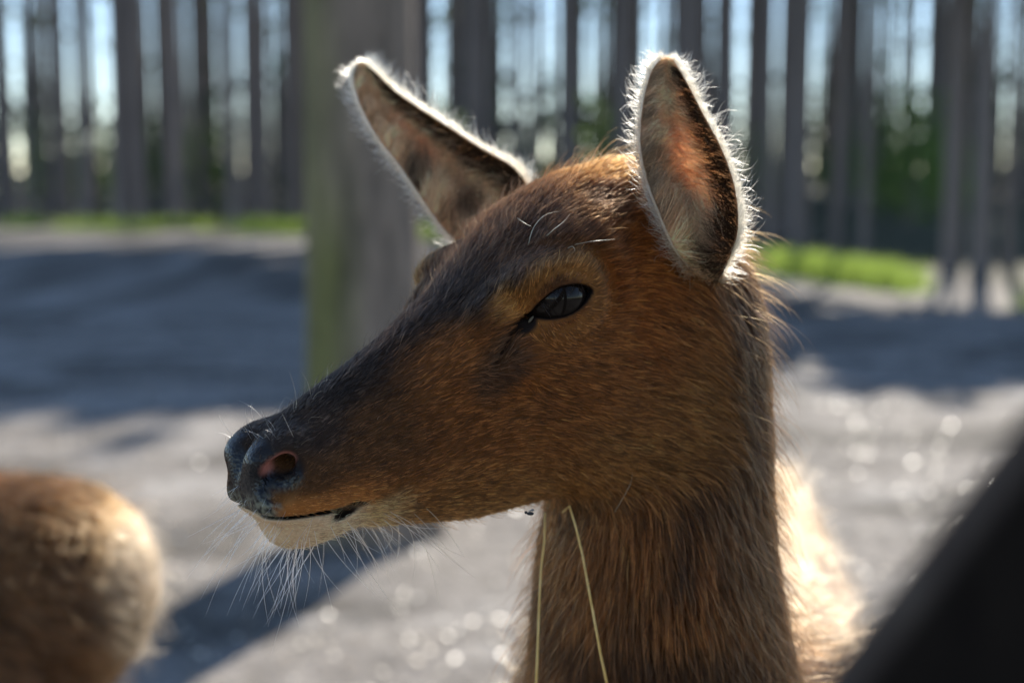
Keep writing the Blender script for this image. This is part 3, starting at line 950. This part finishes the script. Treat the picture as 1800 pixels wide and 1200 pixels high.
if FUR:
    cen = BV[BQ].mean(1)
    ch = w2h(cen)
    hw = is_head(ch)
    fine = inbox(cen, -.001)
    # only what can be seen from round about the camera needs the full number of hairs
    a_, b_, c_, d_ = (BV[BQ[:, i]] for i in range(4))
    fn = np.cross(c_ - a_, d_ - b_); fn /= np.linalg.norm(fn, axis=1, keepdims=True) + 1e-12
    facing = (fn * (CAM - cen)).sum(1) / np.linalg.norm(CAM - cen, axis=1)
    dens = np.where(hw > .5, 1.6e6, .85e6)
    dens = np.where(ch[:, 0] > 13, 2.4e6, dens)
    dens = dens * np.where(facing > -.35, 1.0, .35)
    bdy = (~fine) | (cen[:, 1] > 1.08)
    dens = np.where(bdy, np.where(cen[:, 2] > .78, 1.5e5, 4e4), dens)
    dens = dens * (1 - bare(ch) * hw)
    root, f = sample(BV, BQ, dens)
    nrm = fn[f]
    if (fn * (cen - np.array([.2, 1.5, .85]))).sum() < 0: print('inverted normals')
    h = w2h(root); w = is_head(h)
    isb = bdy[f]
    x, z = h[:, 0], h[:, 2]
    L = np.interp(x, [-14, -8, -4, 0, 4, 10, 15, 18, 20], [.022, .013, .012, .010, .0085, .0075, .006, .0042, .003])
    e = np.stack([x, np.abs(h[:, 1]), z], 1) - EYE_C
    L *= .45 + .55 * smooth(1.2, 3.2, np.sqrt((e ** 2).sum(1)) - 1.0)
    L = L * w + .027 * (1 - w)
    L = np.where(isb, .036, L)
    lift = np.where(isb, .5, .38 * w + .40 * (1 - w)) + .08 * smooth(-5, -9, x) * smooth(1, 3, z) * w
    jit = np.where(isb, .35, .20 * w + .17 * (1 - w))
    rr = np.random.default_rng(5)
    over = (rr.random(len(root)) < np.where(isb, .3, np.where(w > .5, .20, .16)))
    guard = rr.random(len(root)) < .05
    L = np.where(guard, L * 1.35, L); lift = np.where(guard, lift * 1.9 + .15, lift); jit = np.where(guard, jit * 1.8, jit)
    lift = np.where(over, lift * 1.15 + .06, lift); L = np.where(over, L * 1.1, L)
    P, cr = grow(root, nrm, flow(root), L, lift, jit, np.where(guard, .1, np.where(isb, .7, .55 * w + .7 * (1 - w))), np.where(isb, .016, np.where(w > .5, .0030, .0062)), k=5)
    col = coat(root)
    col = col * np.where(over, .45 + 2.3 * rr.random(len(root)) ** 2 + .25 * cr, .20 + .75 * cr ** 1.5 + .3 * rr.random(len(root)))[:, None]
    pale = rr.random(len(root)) < .06
    col[pale] = col[pale] * 1.6 + .008
    rad = np.where(isb, .00034, (.00015 - .00004 * smooth(12, 18, x)) * w + .00019 * (1 - w)) * np.where(guard, .75, np.where(over, 1.75, 1))
    print('hairs', len(root), isb.sum())
    col = np.clip(col / np.maximum(1, col.max(1, keepdims=True) / .82), .006, .82)
    hair_object('fur', P[~isb], col[~isb], rad[~isb], M_HAIR, body)
    hair_object('fur', P[isb], np.clip(col[isb] * np.array([.80, .88, 1.05]), .006, .8), rad[isb], M_BACK, body)

# ------------------------------------------------------------------ ears
def ear_surface(rows, ns=22, nt=40):
    """rows: (left edge, right edge, depth metres, cup metres); returns inner grid points (nt, ns, 3)"""
    n = len(rows)
    A = np.array([at(*r[0], r[2]) for r in rows]); B = np.array([at(*r[1], r[3]) for r in rows]); cup = np.array([r[4] for r in rows])
    t = np.linspace(0, n - 1, nt)
    def cr(c):
        c = np.asarray(c, float).reshape(n, -1)
        c = np.vstack([2 * c[0] - c[1], c, 2 * c[-1] - c[-2]])
        i = np.minimum(t.astype(int), n - 2); f = (t - i)[:, None]
        p0, p1, p2, p3 = c[i], c[i + 1], c[i + 2], c[i + 3]
        return .5 * (2 * p1 + (p2 - p0) * f + (2 * p0 - 5 * p1 + 4 * p2 - p3) * f ** 2 + (3 * p1 - p0 - 3 * p2 + p3) * f ** 3)
    A, B, cup = cr(A), cr(B), cr(cup)
    s = np.linspace(0, 1, ns)
    se = 0.5 - 0.5 * np.cos(np.pi * s)
    prof = np.sin(np.pi * se) ** 0.85
    G = A[:, None] + (B - A)[:, None] * se[None, :, None] + (cF * 1.0)[None, None] * (cup * prof[None])[..., None]
    return G


def ear_mesh(G, thick=0.0028):
    nt, ns, _ = G.shape
    du = np.gradient(G, axis=1); dv = np.gradient(G, axis=0)
    N = np.cross(dv, du); N /= np.linalg.norm(N, axis=2, keepdims=True) + 1e-12
    if (N[nt // 3, ns // 2] @ cF) > 0: N = -N            # N points to the open side
    edge = np.sin(np.pi * np.linspace(0, 1, ns))[None, :, None] ** 0.5
    O = G - N * thick * (0.35 + 0.65 * edge)
    V = np.concatenate([G.reshape(-1, 3), O.reshape(-1, 3)])
    idx = np.arange(nt * ns).reshape(nt, ns); m = nt * ns
    f1 = np.stack([idx[:-1, :-1], idx[:-1, 1:], idx[1:, 1:], idx[1:, :-1]], -1).reshape(-1, 4)
    f2 = f1[:, ::-1] + m
    rim = np.concatenate([idx[:, 0], idx[-1, 1:], idx[::-1, -1][1:], idx[0, ::-1][1:]])
    f3 = np.stack([rim[:-1], rim[1:], rim[1:] + m, rim[:-1] + m], -1)
    F = np.concatenate([f1, f2, f3])
    # outward winding
    a = np.cross(V[f1[:, 1]] - V[f1[:, 0]], V[f1[:, 3]] - V[f1[:, 0]]).sum(0)
    if a @ N.reshape(-1, 3).sum(0) < 0: F = F[:, ::-1]
    return V, F, N


near_rows = [((1215, 525), (1260, 525), .895, .895, .004), ((1222, 486), (1262, 490), .882, .882, .014), ((1186, 434), (1285, 446), .852, .848, .022), ((1160, 374), (1296, 396), .850, .846, .030),
             ((1138, 312), (1290, 330), .860, .856, .036), ((1127, 250), (1268, 265), .866, .862, .030), ((1132, 184), (1234, 200), .876, .874, .021), ((1146, 128), (1204, 142), .888, .888, .010), ((1164, 104), (1182, 106), .894, .894, .002)]
far_rows = [((840, 450), (935, 360), .985, .99, .01), ((808, 425), (925, 325), .975, .985, .022), ((780, 398), (898, 292), .970, .985, .032), ((742, 345), (846, 262), .970, .988, .034),
            ((706, 292), (788, 224), .975, .995, .030), ((668, 243), (735, 190), .985, 1.005, .024), ((638, 190), (690, 158), .998, 1.015, .016), ((624, 142), (655, 124), 1.01, 1.02, .008), ((626, 121), (637, 115), 1.018, 1.022, .002)]
M_EAR = bpy.data.materials.new('ear_skin'); M_EAR.use_nodes = True
_nt = M_EAR.node_tree; _bs = _nt.nodes['Principled BSDF']; _bs.inputs['Roughness'].default_value = .6
_a = _nt.nodes.new('ShaderNodeAttribute'); _a.attribute_name = 'coat'; _nt.links.new(_a.outputs['Color'], _bs.inputs['Base Color'])
_tr = _nt.nodes.new('ShaderNodeBsdfTranslucent'); _tm = _nt.nodes.new('ShaderNodeMix'); _tm.data_type = 'RGBA'; _tm.inputs['Factor'].default_value = .3; _tm.inputs[7].default_value = (1.0, .70, .48, 1)
_nt.links.new(_a.outputs['Color'], _tm.inputs[6]); _nt.links.new(_tm.outputs[2], _tr.inputs['Color'])
_mx = _nt.nodes.new('ShaderNodeMixShader'); _mx.inputs[0].default_value = .85
_nt.links.new(_bs.outputs[0], _mx.inputs[1]); _nt.links.new(_tr.outputs[0], _mx.inputs[2]); _nt.links.new(_mx.outputs[0], _nt.nodes['Material Output'].inputs[0])
EARS = []
for ei, rows in enumerate((near_rows, far_rows)):
    G = ear_surface([r_[:4] + (r_[4] * (.78 if ei == 0 else .68),) for r_ in rows])
    V, Fc, N = ear_mesh(G)
    nt_, ns_, _ = G.shape
    T, S = np.meshgrid(np.linspace(0, 1, nt_), np.linspace(0, 1, ns_), indexing='ij')
    e = mesh_obj('ear', V, Fc, M_EAR)
    set_parent_keep(e, hind)

    def ear_inner(t, s_, p):
        """fur colour inside the ear, with rim shade and sun glow painted in"""
        n = vnoise(p * 130, 41)
        c = mixc(np.tile(np.array([.95, .66, .40]), (len(t), 1)), (.76, .48, .26), smooth(.35, .7, n))
        rim_shade = smooth(.78, .88, s_) * smooth(.99, .9, t) if ei == 0 else smooth(.80, .90, s_) * smooth(1., .9, t)
        c = mixc(c, (.045, .027, .015), rim_shade)  # dark strip is the shade inside the rim, painted into the fur
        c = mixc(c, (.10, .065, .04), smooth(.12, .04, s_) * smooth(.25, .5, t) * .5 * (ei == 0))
        c = mixc(c, (.07, .046, .030), smooth(.32, .22, t) * smooth(.1, .2, t) * (smooth(.45, .65, s_) if ei == 0 else smooth(.02, .15, s_) * smooth(.6, .4, s_)) * .85)  # shade low in the cup, also put into the colour
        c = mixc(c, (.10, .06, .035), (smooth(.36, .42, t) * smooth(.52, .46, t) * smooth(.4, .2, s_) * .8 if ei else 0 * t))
        c = mixc(c, (.55, .24, .15), smooth(.40, .5, t) * smooth(.72, .6, t) * smooth(.38, .5, s_) * smooth(.68, .58, s_) * (.75 if ei else .4))  # pink of sun shining through the thin ear, painted on the fur
        return c
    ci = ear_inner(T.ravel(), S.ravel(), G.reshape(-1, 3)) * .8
    ci = mixc(ci, (.48, .22, .15), (.7 if ei else .35) * smooth(.3, .45, S.ravel()) * smooth(.72, .58, S.ravel()) * smooth(.35, .5, T.ravel()) * smooth(.8, .65, T.ravel()))  # pink skin, with the sun's glow through it mixed into the colour
    co = np.tile(np.array([.60, .46, .33]), (len(ci), 1))
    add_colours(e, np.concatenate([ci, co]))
    bpy.context.view_layer.update()
    if FUR:
        r = np.random.default_rng(80 + ei)
        du = np.gradient(G, axis=1); dv = np.gradient(G, axis=0)
        du /= np.linalg.norm(du, axis=2, keepdims=True) + 1e-12; dv /= np.linalg.norm(dv, axis=2, keepdims=True) + 1e-12

        def pick(n, tt, ss):
            ti = np.clip(tt * (nt_ - 1), 0, nt_ - 1.001); si = np.clip(ss * (ns_ - 1), 0, ns_ - 1.001)
            i = ti.astype(int); j = si.astype(int); a = (ti - i)[:, None]; b = (si - j)[:, None]
            bl = lambda A: (A[i, j] * (1 - a) + A[i + 1, j] * a) * (1 - b) + (A[i, j + 1] * (1 - a) + A[i + 1, j + 1] * a) * b
            return bl(G), bl(N), bl(du), bl(dv)
        allP, allC, allR = [], [], []
        # inside: soft pale hair sweeping in from both edges and up towards the tip
        n = 13000
        tt = r.uniform(.05, .97, n); ss = np.where(r.random(n) < .55, r.beta(1, 2.2, n), r.random(n))
        if ei: ss = np.where(r.random(n) < .5, 1 - ss, ss)
        keep = r.random(n) > .75 * smooth(.38, .48, tt) * smooth(.75, .62, tt) * smooth(.3, .42, ss) * smooth(.78, .62, ss)
        tt, ss = tt[keep], ss[keep]; n = len(tt)
        p, nn, u, v = pick(n, tt, ss)
        d = v * .55 + u * (np.where(ss < .5, .9, -.7))[:, None] + r.normal(0, .35, (n, 3))
        P, cr = grow(p, nn, d, np.interp(tt, [0, .3, .7, 1], [.018, .024, .015, .008]), .85 + .0 * tt, .4, .5, .005, k=6, curl=.16, seed=90 + ei)
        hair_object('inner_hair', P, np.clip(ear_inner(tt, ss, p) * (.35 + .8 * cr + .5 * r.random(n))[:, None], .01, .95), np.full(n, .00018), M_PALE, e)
        # back: short dense coat lying towards the tip
        n = 5000
        tt = r.uniform(.0, 1, n); ss = r.random(n)
        p, nn, u, v = pick(n, tt, ss)
        p = p - nn * .0026
        d = v + r.normal(0, .15, (n, 3)) + u * (ss - .5)[:, None] * .8
        P, cr = grow(p, -nn, d, np.interp(tt, [0, .6, 1], [.014, .012, .009]) * r.uniform(.5, 1.3, n), .34 + 0 * tt, .3, .6, .008, k=6, seed=95 + ei)
        c = np.tile(np.array([.42, .30, .19]), (n, 1)) * (.6 + .4 * cr + .4 * r.random(n))[:, None]
        allP.append(P); allC.append(c); allR.append(np.full(n, .00013))
        # fringe along both edges and round the tip
        n = 5200
        tt = r.uniform(.16, 1, n); side = r.random(n) < .5
        ss = np.where(side, r.uniform(0, .05, n), r.uniform(.95, 1, n))
        p, nn, u, v = pick(n, tt, ss)
        d = u * np.where(side, -1, 1)[:, None] * .9 + v * (.45 + .8 * smooth(.85, 1, tt))[:, None] + nn * r.normal(-.1, .35, (n, 1)) + r.normal(0, .22, (n, 3))
        nd = nn * .4 + d / np.linalg.norm(d, axis=1, keepdims=True); nd /= np.linalg.norm(nd, axis=1, keepdims=True)
        P, cr = grow(p, nn, d, np.interp(tt, [0, .25, .7, 1], [.017, .015, .012, .009]) * (.3 + 1.3 * r.random(n) ** 1.8), .15 + 0 * tt, .5, .6, .008, k=6, curl=.12, seed=99 + ei)
        c = mixc(np.tile(np.array([.68, .57, .41]), (n, 1)), (.36, .25, .14), r.random(n) * .7)
        allP.append(P); allC.append(c); allR.append(np.full(n, .00013))
        # a few long stray hairs standing off the back and the edges
        n = 1100
        tt = r.uniform(.08, 1, n); ss = np.where(r.random(n) < .5, r.uniform(0, .16, n), r.uniform(.80, 1, n))
        p, nn, u, v = pick(n, tt, ss)
        d = u * np.where(ss < .5, -1, 1)[:, None] + v * r.normal(.5, .4, (n, 1)) + r.normal(0, .35, (n, 3))
        P, cr = grow(p - nn * .0024, -nn, d, r.uniform(.008, .024, n) * np.interp(tt, [0, .8, 1], [1, 1, .6]), .55 + 0 * tt, .4, .3, .01, k=6, curl=.18, seed=120 + ei)
        allP.append(P); allC.append(np.tile(np.array([.70, .58, .42]), (n, 1))); allR.append(np.full(n, .00011))
        hair_object('fur', np.concatenate(allP), np.clip(np.concatenate(allC), .01, .85), np.concatenate(allR), M_RIM, e)

# ------------------------------------------------------------------ eyes
def uv_sphere(c, r, nu=48, nv=32):
    v = [(c[0], c[1], c[2] + r)]
    for j in range(1, nv):
        for i in range(nu):
            a, b = 2 * math.pi * i / nu, math.pi * j / nv
            v.append((c[0] + r * math.sin(b) * math.cos(a), c[1] + r * math.sin(b) * math.sin(a), c[2] + r * math.cos(b)))
    v.append((c[0], c[1], c[2] - r))
    f = [(0, 1 + i, 1 + (i + 1) % nu) for i in range(nu)]
    for j in range(nv - 2):
        for i in range(nu):
            a = 1 + j * nu
            f.append((a + i, a + nu + i, a + nu + (i + 1) % nu, a + (i + 1) % nu))
    k = 1 + (nv - 2) * nu; l = len(v) - 1
    f += [(k + i, l, k + (i + 1) % nu) for i in range(nu)]
    return v, f


me_ = bpy.data.materials.new('eye'); me_.use_nodes = True
b_ = me_.node_tree.nodes['Principled BSDF']
b_.inputs['Base Color'].default_value = (.012, .008, .006, 1); b_.inputs['Roughness'].default_value = .06; b_.inputs['Specular IOR Level'].default_value = .16
M_LID = principled('third_eyelid', (.12, .095, .06), .6, spec=.2)
for sgn in (1, -1):
    c = EYE_C * np.array([1, sgn, 1])
    v, f = uv_sphere((0, 0, 0), EYE_R * .01)
    o = mesh_obj('eye', v, f, me_)
    ax = EYE_AX * np.array([1, sgn, 1]); uu = EYE_U * np.array([1, sgn, 1])
    wz = HR @ ax; wx = HR @ uu; wy = np.cross(wz, wx)
    M = Matrix(np.vstack([np.column_stack([wx, wy, wz, h2w(c)]), [0, 0, 0, 1]]).tolist())
    o.parent = hind; o.matrix_parent_inverse = Matrix.Translation(-Vector(hind.location)); o.matrix_basis = M
    v, f = uv_sphere((0, 0, 0), 1, 16, 10)
    lidc = np.array([1.98, 5.72, -.22]) * np.array([1, sgn, 1])
    lv = np.array(v) @ np.diag([.0026, .0010, .0007])
    ca = math.radians(24)
    lv = lv @ np.array([[math.cos(ca), 0, -math.sin(ca)], [0, 1, 0], [math.sin(ca), 0, math.cos(ca)]])
    lo_ = mesh_obj('third_eyelid', h2w(lv * 100 + lidc), f, M_LID)
    lo_.parent = hind; lo_.matrix_parent_inverse = Matrix.Translation(-Vector(hind.location))

tag(hind, 'red deer hind with pricked ears, white chin whiskers and straw on its throat', 'deer')

# ------------------------------------------------------------------ whiskers, lashes, stray hairs
from mathutils.bvhtree import BVHTree
bvh = BVHTree.FromPolygons([tuple(v) for v in V1], [tuple(int(i) for i in q) for q in Q1])


def on_skin(px, py, off=.006):
    d = Vector(at(px, py, 1.0) - CAM).normalized()
    hit = bvh.ray_cast(Vector(CAM), d)
    return None if hit[0] is None else np.array(hit[0]) - np.array(d) * off


wr = np.random.default_rng(900)
cenh = w2h(V1); vn = np.zeros_like(V1)
_a, _b, _c, _d = (V1[Q1[:, i]] for i in range(4)); _n = np.cross(_c - _a, _d - _b)
for i in range(4): np.add.at(vn, Q1[:, i], _n)
vn /= np.linalg.norm(vn, axis=1, keepdims=True) + 1e-12
usedv = np.zeros(len(V1), bool); usedv[np.unique(Q1)] = True
HP, HC, HRd = [], [], []


def whisk(mask, n, dirf, lo, hi, col, rad=.00015, bend=.25):
    idx = np.flatnonzero(mask & usedv)
    idx = wr.choice(idx, n)
    p = V1[idx]; d = vn[idx] * .6 + dirf(cenh[idx]) @ HR.T + wr.normal(0, .22, (n, 3))
    d /= np.linalg.norm(d, axis=1, keepdims=True)
    L = wr.uniform(lo, hi, (n, 1)); s = np.linspace(0, 1, 7)
    side = wr.normal(0, 1, (n, 3)) * bend + np.array([0, 0, -.25])
    P = p[:, None] + d[:, None] * (L * s)[..., None] + side[:, None] * (L * s ** 2)[..., None]
    HP.append(P); HC.append(np.tile(np.array(col), (n, 1)) * wr.uniform(.8, 1.05, (n, 1))); HRd.append(np.full(n, rad))


lip = cenh[:, 2] - T_MOUTH(cenh[:, 0])
k3 = lambda a, b, c: (lambda h: np.stack([a + 0 * h[:, 0], b * np.sign(h[:, 1]), c + 0 * h[:, 0]], 1))
whisk((cenh[:, 0] > 17.5) & (lip < -.15), 46, k3(1.15, .1, -.25), .018, .040, (.80, .77, .70))
whisk((cenh[:, 0] > 13) & (lip < -.9), 40, lambda h: np.stack([(h[:, 0] - 16.3) * .38, .2 * np.sign(h[:, 1]), -1 + 0 * h[:, 0]], 1), .022, .05, (.80, .77, .70))
whisk((cenh[:, 0] > 11) & (cenh[:, 0] < 14.5) & (lip < -1.6), 16, k3(-.5, .1, -.6), .02, .045, (.75, .70, .6))
whisk((cenh[:, 0] > 19.2) & (lip > .1) & (lip < 1.6), 26, k3(.8, 0, -.4), .006, .016, (.8, .78, .72), .00008)
whisk((cenh[:, 0] > 16.5) & (cenh[:, 0] < 19) & (cenh[:, 2] > -.9), 16, k3(.2, -.2, .8), .010, .022, (.75, .70, .6), .00009)
whisk((cenh[:, 0] > 12) & (cenh[:, 0] < 17) & (cenh[:, 2] > -2.5), 22, k3(-.4, .2, .3), .010, .020, (.45, .34, .22), .00009)
eyev = (cenh - EYE_C * np.array([1, 1, 1]))
em = (np.abs(almond(cenh)) < .22) & (eyev @ EYE_V > .3) & (cenh[:, 1] > 3)
whisk(em, 40, lambda h: np.tile(EYE_AX * .9 + EYE_V * .2, (len(h), 1)), .006, .011, (.02, .014, .01), .00012, .1)
if FUR:
    wo = hair_object('whiskers', np.concatenate(HP), np.concatenate(HC), np.concatenate(HRd), M_RIM, hind)
    st = [[(928, 432), (938, 400), (958, 378), (985, 371)], [(795, 428), (815, 440), (838, 452), (860, 467)], [(998, 436), (1006, 433), (1010, 438), (1008, 443)],
          [(908, 382), (916, 388), (926, 394), (934, 398)], [(960, 415), (975, 402), (990, 390), (1003, 375)], [(1010, 430), (1040, 424), (1062, 422), (1090, 420)], [(1080, 900), (1098, 870), (1108, 850), (1112, 830)]]
    SP = []
    for pl in st:
        q = [on_skin(*pp, off=.011) for pp in pl]
        if any(v is None for v in q): continue
        q[0] = on_skin(*pl[0], off=.001)
        SP.append(np.array(q))
    if SP:
        hair_object('stray_hairs', np.array(SP), np.tile(np.array([.7, .6, .42]), (len(SP), 1)), np.full(len(SP), .00014), M_HAIR, hind)

# ------------------------------------------------------------------ the second deer
def copy_tree(o, parent):
    c = o.copy(); C.objects.link(c)
    inv = o.matrix_parent_inverse.copy(); c.parent = parent; c.matrix_parent_inverse = inv
    for ch in o.children: copy_tree(ch, c)
    return c


if SETTING:
    hind2 = copy_tree(hind, None)
    hind2.location = (-1.05, 1.90, -.005); hind2.rotation_euler = (0, 0, -math.pi / 2); hind2.scale = (.97,) * 3
    brown = hair_mat('brown_back_hair', plain=.25, tint=(.85, .68, .50))
    for b2 in hind2.children:
        for f2 in b2.children:
            if f2.type == 'CURVES' and f2.data.materials[0] is M_BACK:
                f2.material_slots[0].link = 'OBJECT'; f2.material_slots[0].material = brown
    tag(hind2, 'other brown deer with its round sunlit rump turned to the whiskered hind', 'deer')


# ------------------------------------------------------------------ straw and fly
def tube(pts, rad, ns=6):
    pts = [np.asarray(p, float) for p in pts]
    V, Fq = [], []
    for i, p in enumerate(pts):
        t = pts[min(i + 1, len(pts) - 1)] - pts[max(i - 1, 0)]; t /= np.linalg.norm(t)
        u = np.cross(t, [0, 1, 0.1]); u /= np.linalg.norm(u); v = np.cross(t, u)
        r = rad[i] if hasattr(rad, '__len__') else rad
        V += [p + r * (math.cos(6.2832 * k / ns) * u + math.sin(6.2832 * k / ns) * v) for k in range(ns)]
    for i in range(len(pts) - 1):
        Fq += [(i * ns + k, i * ns + (k + 1) % ns, (i + 1) * ns + (k + 1) % ns, (i + 1) * ns + k) for k in range(ns)]
    Fq += [tuple(range(ns))[::-1], tuple((len(pts) - 1) * ns + k for k in range(ns))]
    return np.array(V), Fq


if SETTING:
    M_STRAW = noise_mat('straw', (.74, .46, .13), (.86, .62, .26), 60, rough=.45, bump=.2, dist=.0005)
    for nm, pl, lab in (('straw_stalk', [(958, 900), (957, 950), (951, 1000), (948, 1060), (946, 1120), (944, 1170), (942, 1215)], 'straight dry straw stalk hanging at the front edge of the throat'),
                        ('straw_stalk', [(989, 900), (1001, 889), (1012, 925), (1024, 975), (1034, 1030), (1045, 1090), (1056, 1150), (1070, 1215)], 'bent dry straw stalk hooked under the jaw and hanging down the neck')):
        q = []
        for pp in pl:
            v = on_skin(pp[0] + (14 if pp[0] < 962 else 0), pp[1], off=.0)
            dep = (v - CAM) @ cF if v is not None else .91
            q.append(at(pp[0], pp[1], min(dep, .93) - .016))
        V, Fq = tube(q, np.interp(np.arange(len(q)), [0, len(q) - 1], [.0006, .0009]))
        tag(mesh_obj(nm, V, Fq, M_STRAW), lab, 'straw')
    fp = at(928, 901, .83)
    fly = empty('fly', tuple(fp))
    tag(fly, 'tiny dark fly hovering just below the jaw', 'fly')
    mf = principled('fly_body', (.02, .02, .018), .4)
    v, f = uv_sphere((0, 0, 0), 1, 10, 8)
    v = np.array(v)
    o = mesh_obj('abdomen', v * np.array([.0022, .0011, .0011]) + np.array([.0014, 0, -.0004]), f, mf, fly)
    o = mesh_obj('head', v * np.array([.0009, .0009, .0009]) + np.array([-.0012, 0, .0003]), f, mf, fly)
    mw = principled('fly_wing', (.25, .24, .22), .3)
    for sg in (1, -1):
        o = mesh_obj('wing', np.array([(0, 0, .001), (.0025, sg * .0016, .002), (.0038, sg * .0010, .0018), (.0030, sg * .0002, .0013), (0, 0, .0008), (.0025, sg * .0016, .0018), (.0038, sg * .0010, .0016), (.0030, sg * .0002, .0011)]),
                     [(0, 1, 2, 3), (7, 6, 5, 4), (0, 4, 5, 1), (1, 5, 6, 2), (2, 6, 7, 3), (3, 7, 4, 0)], mw, fly, smooth=False)
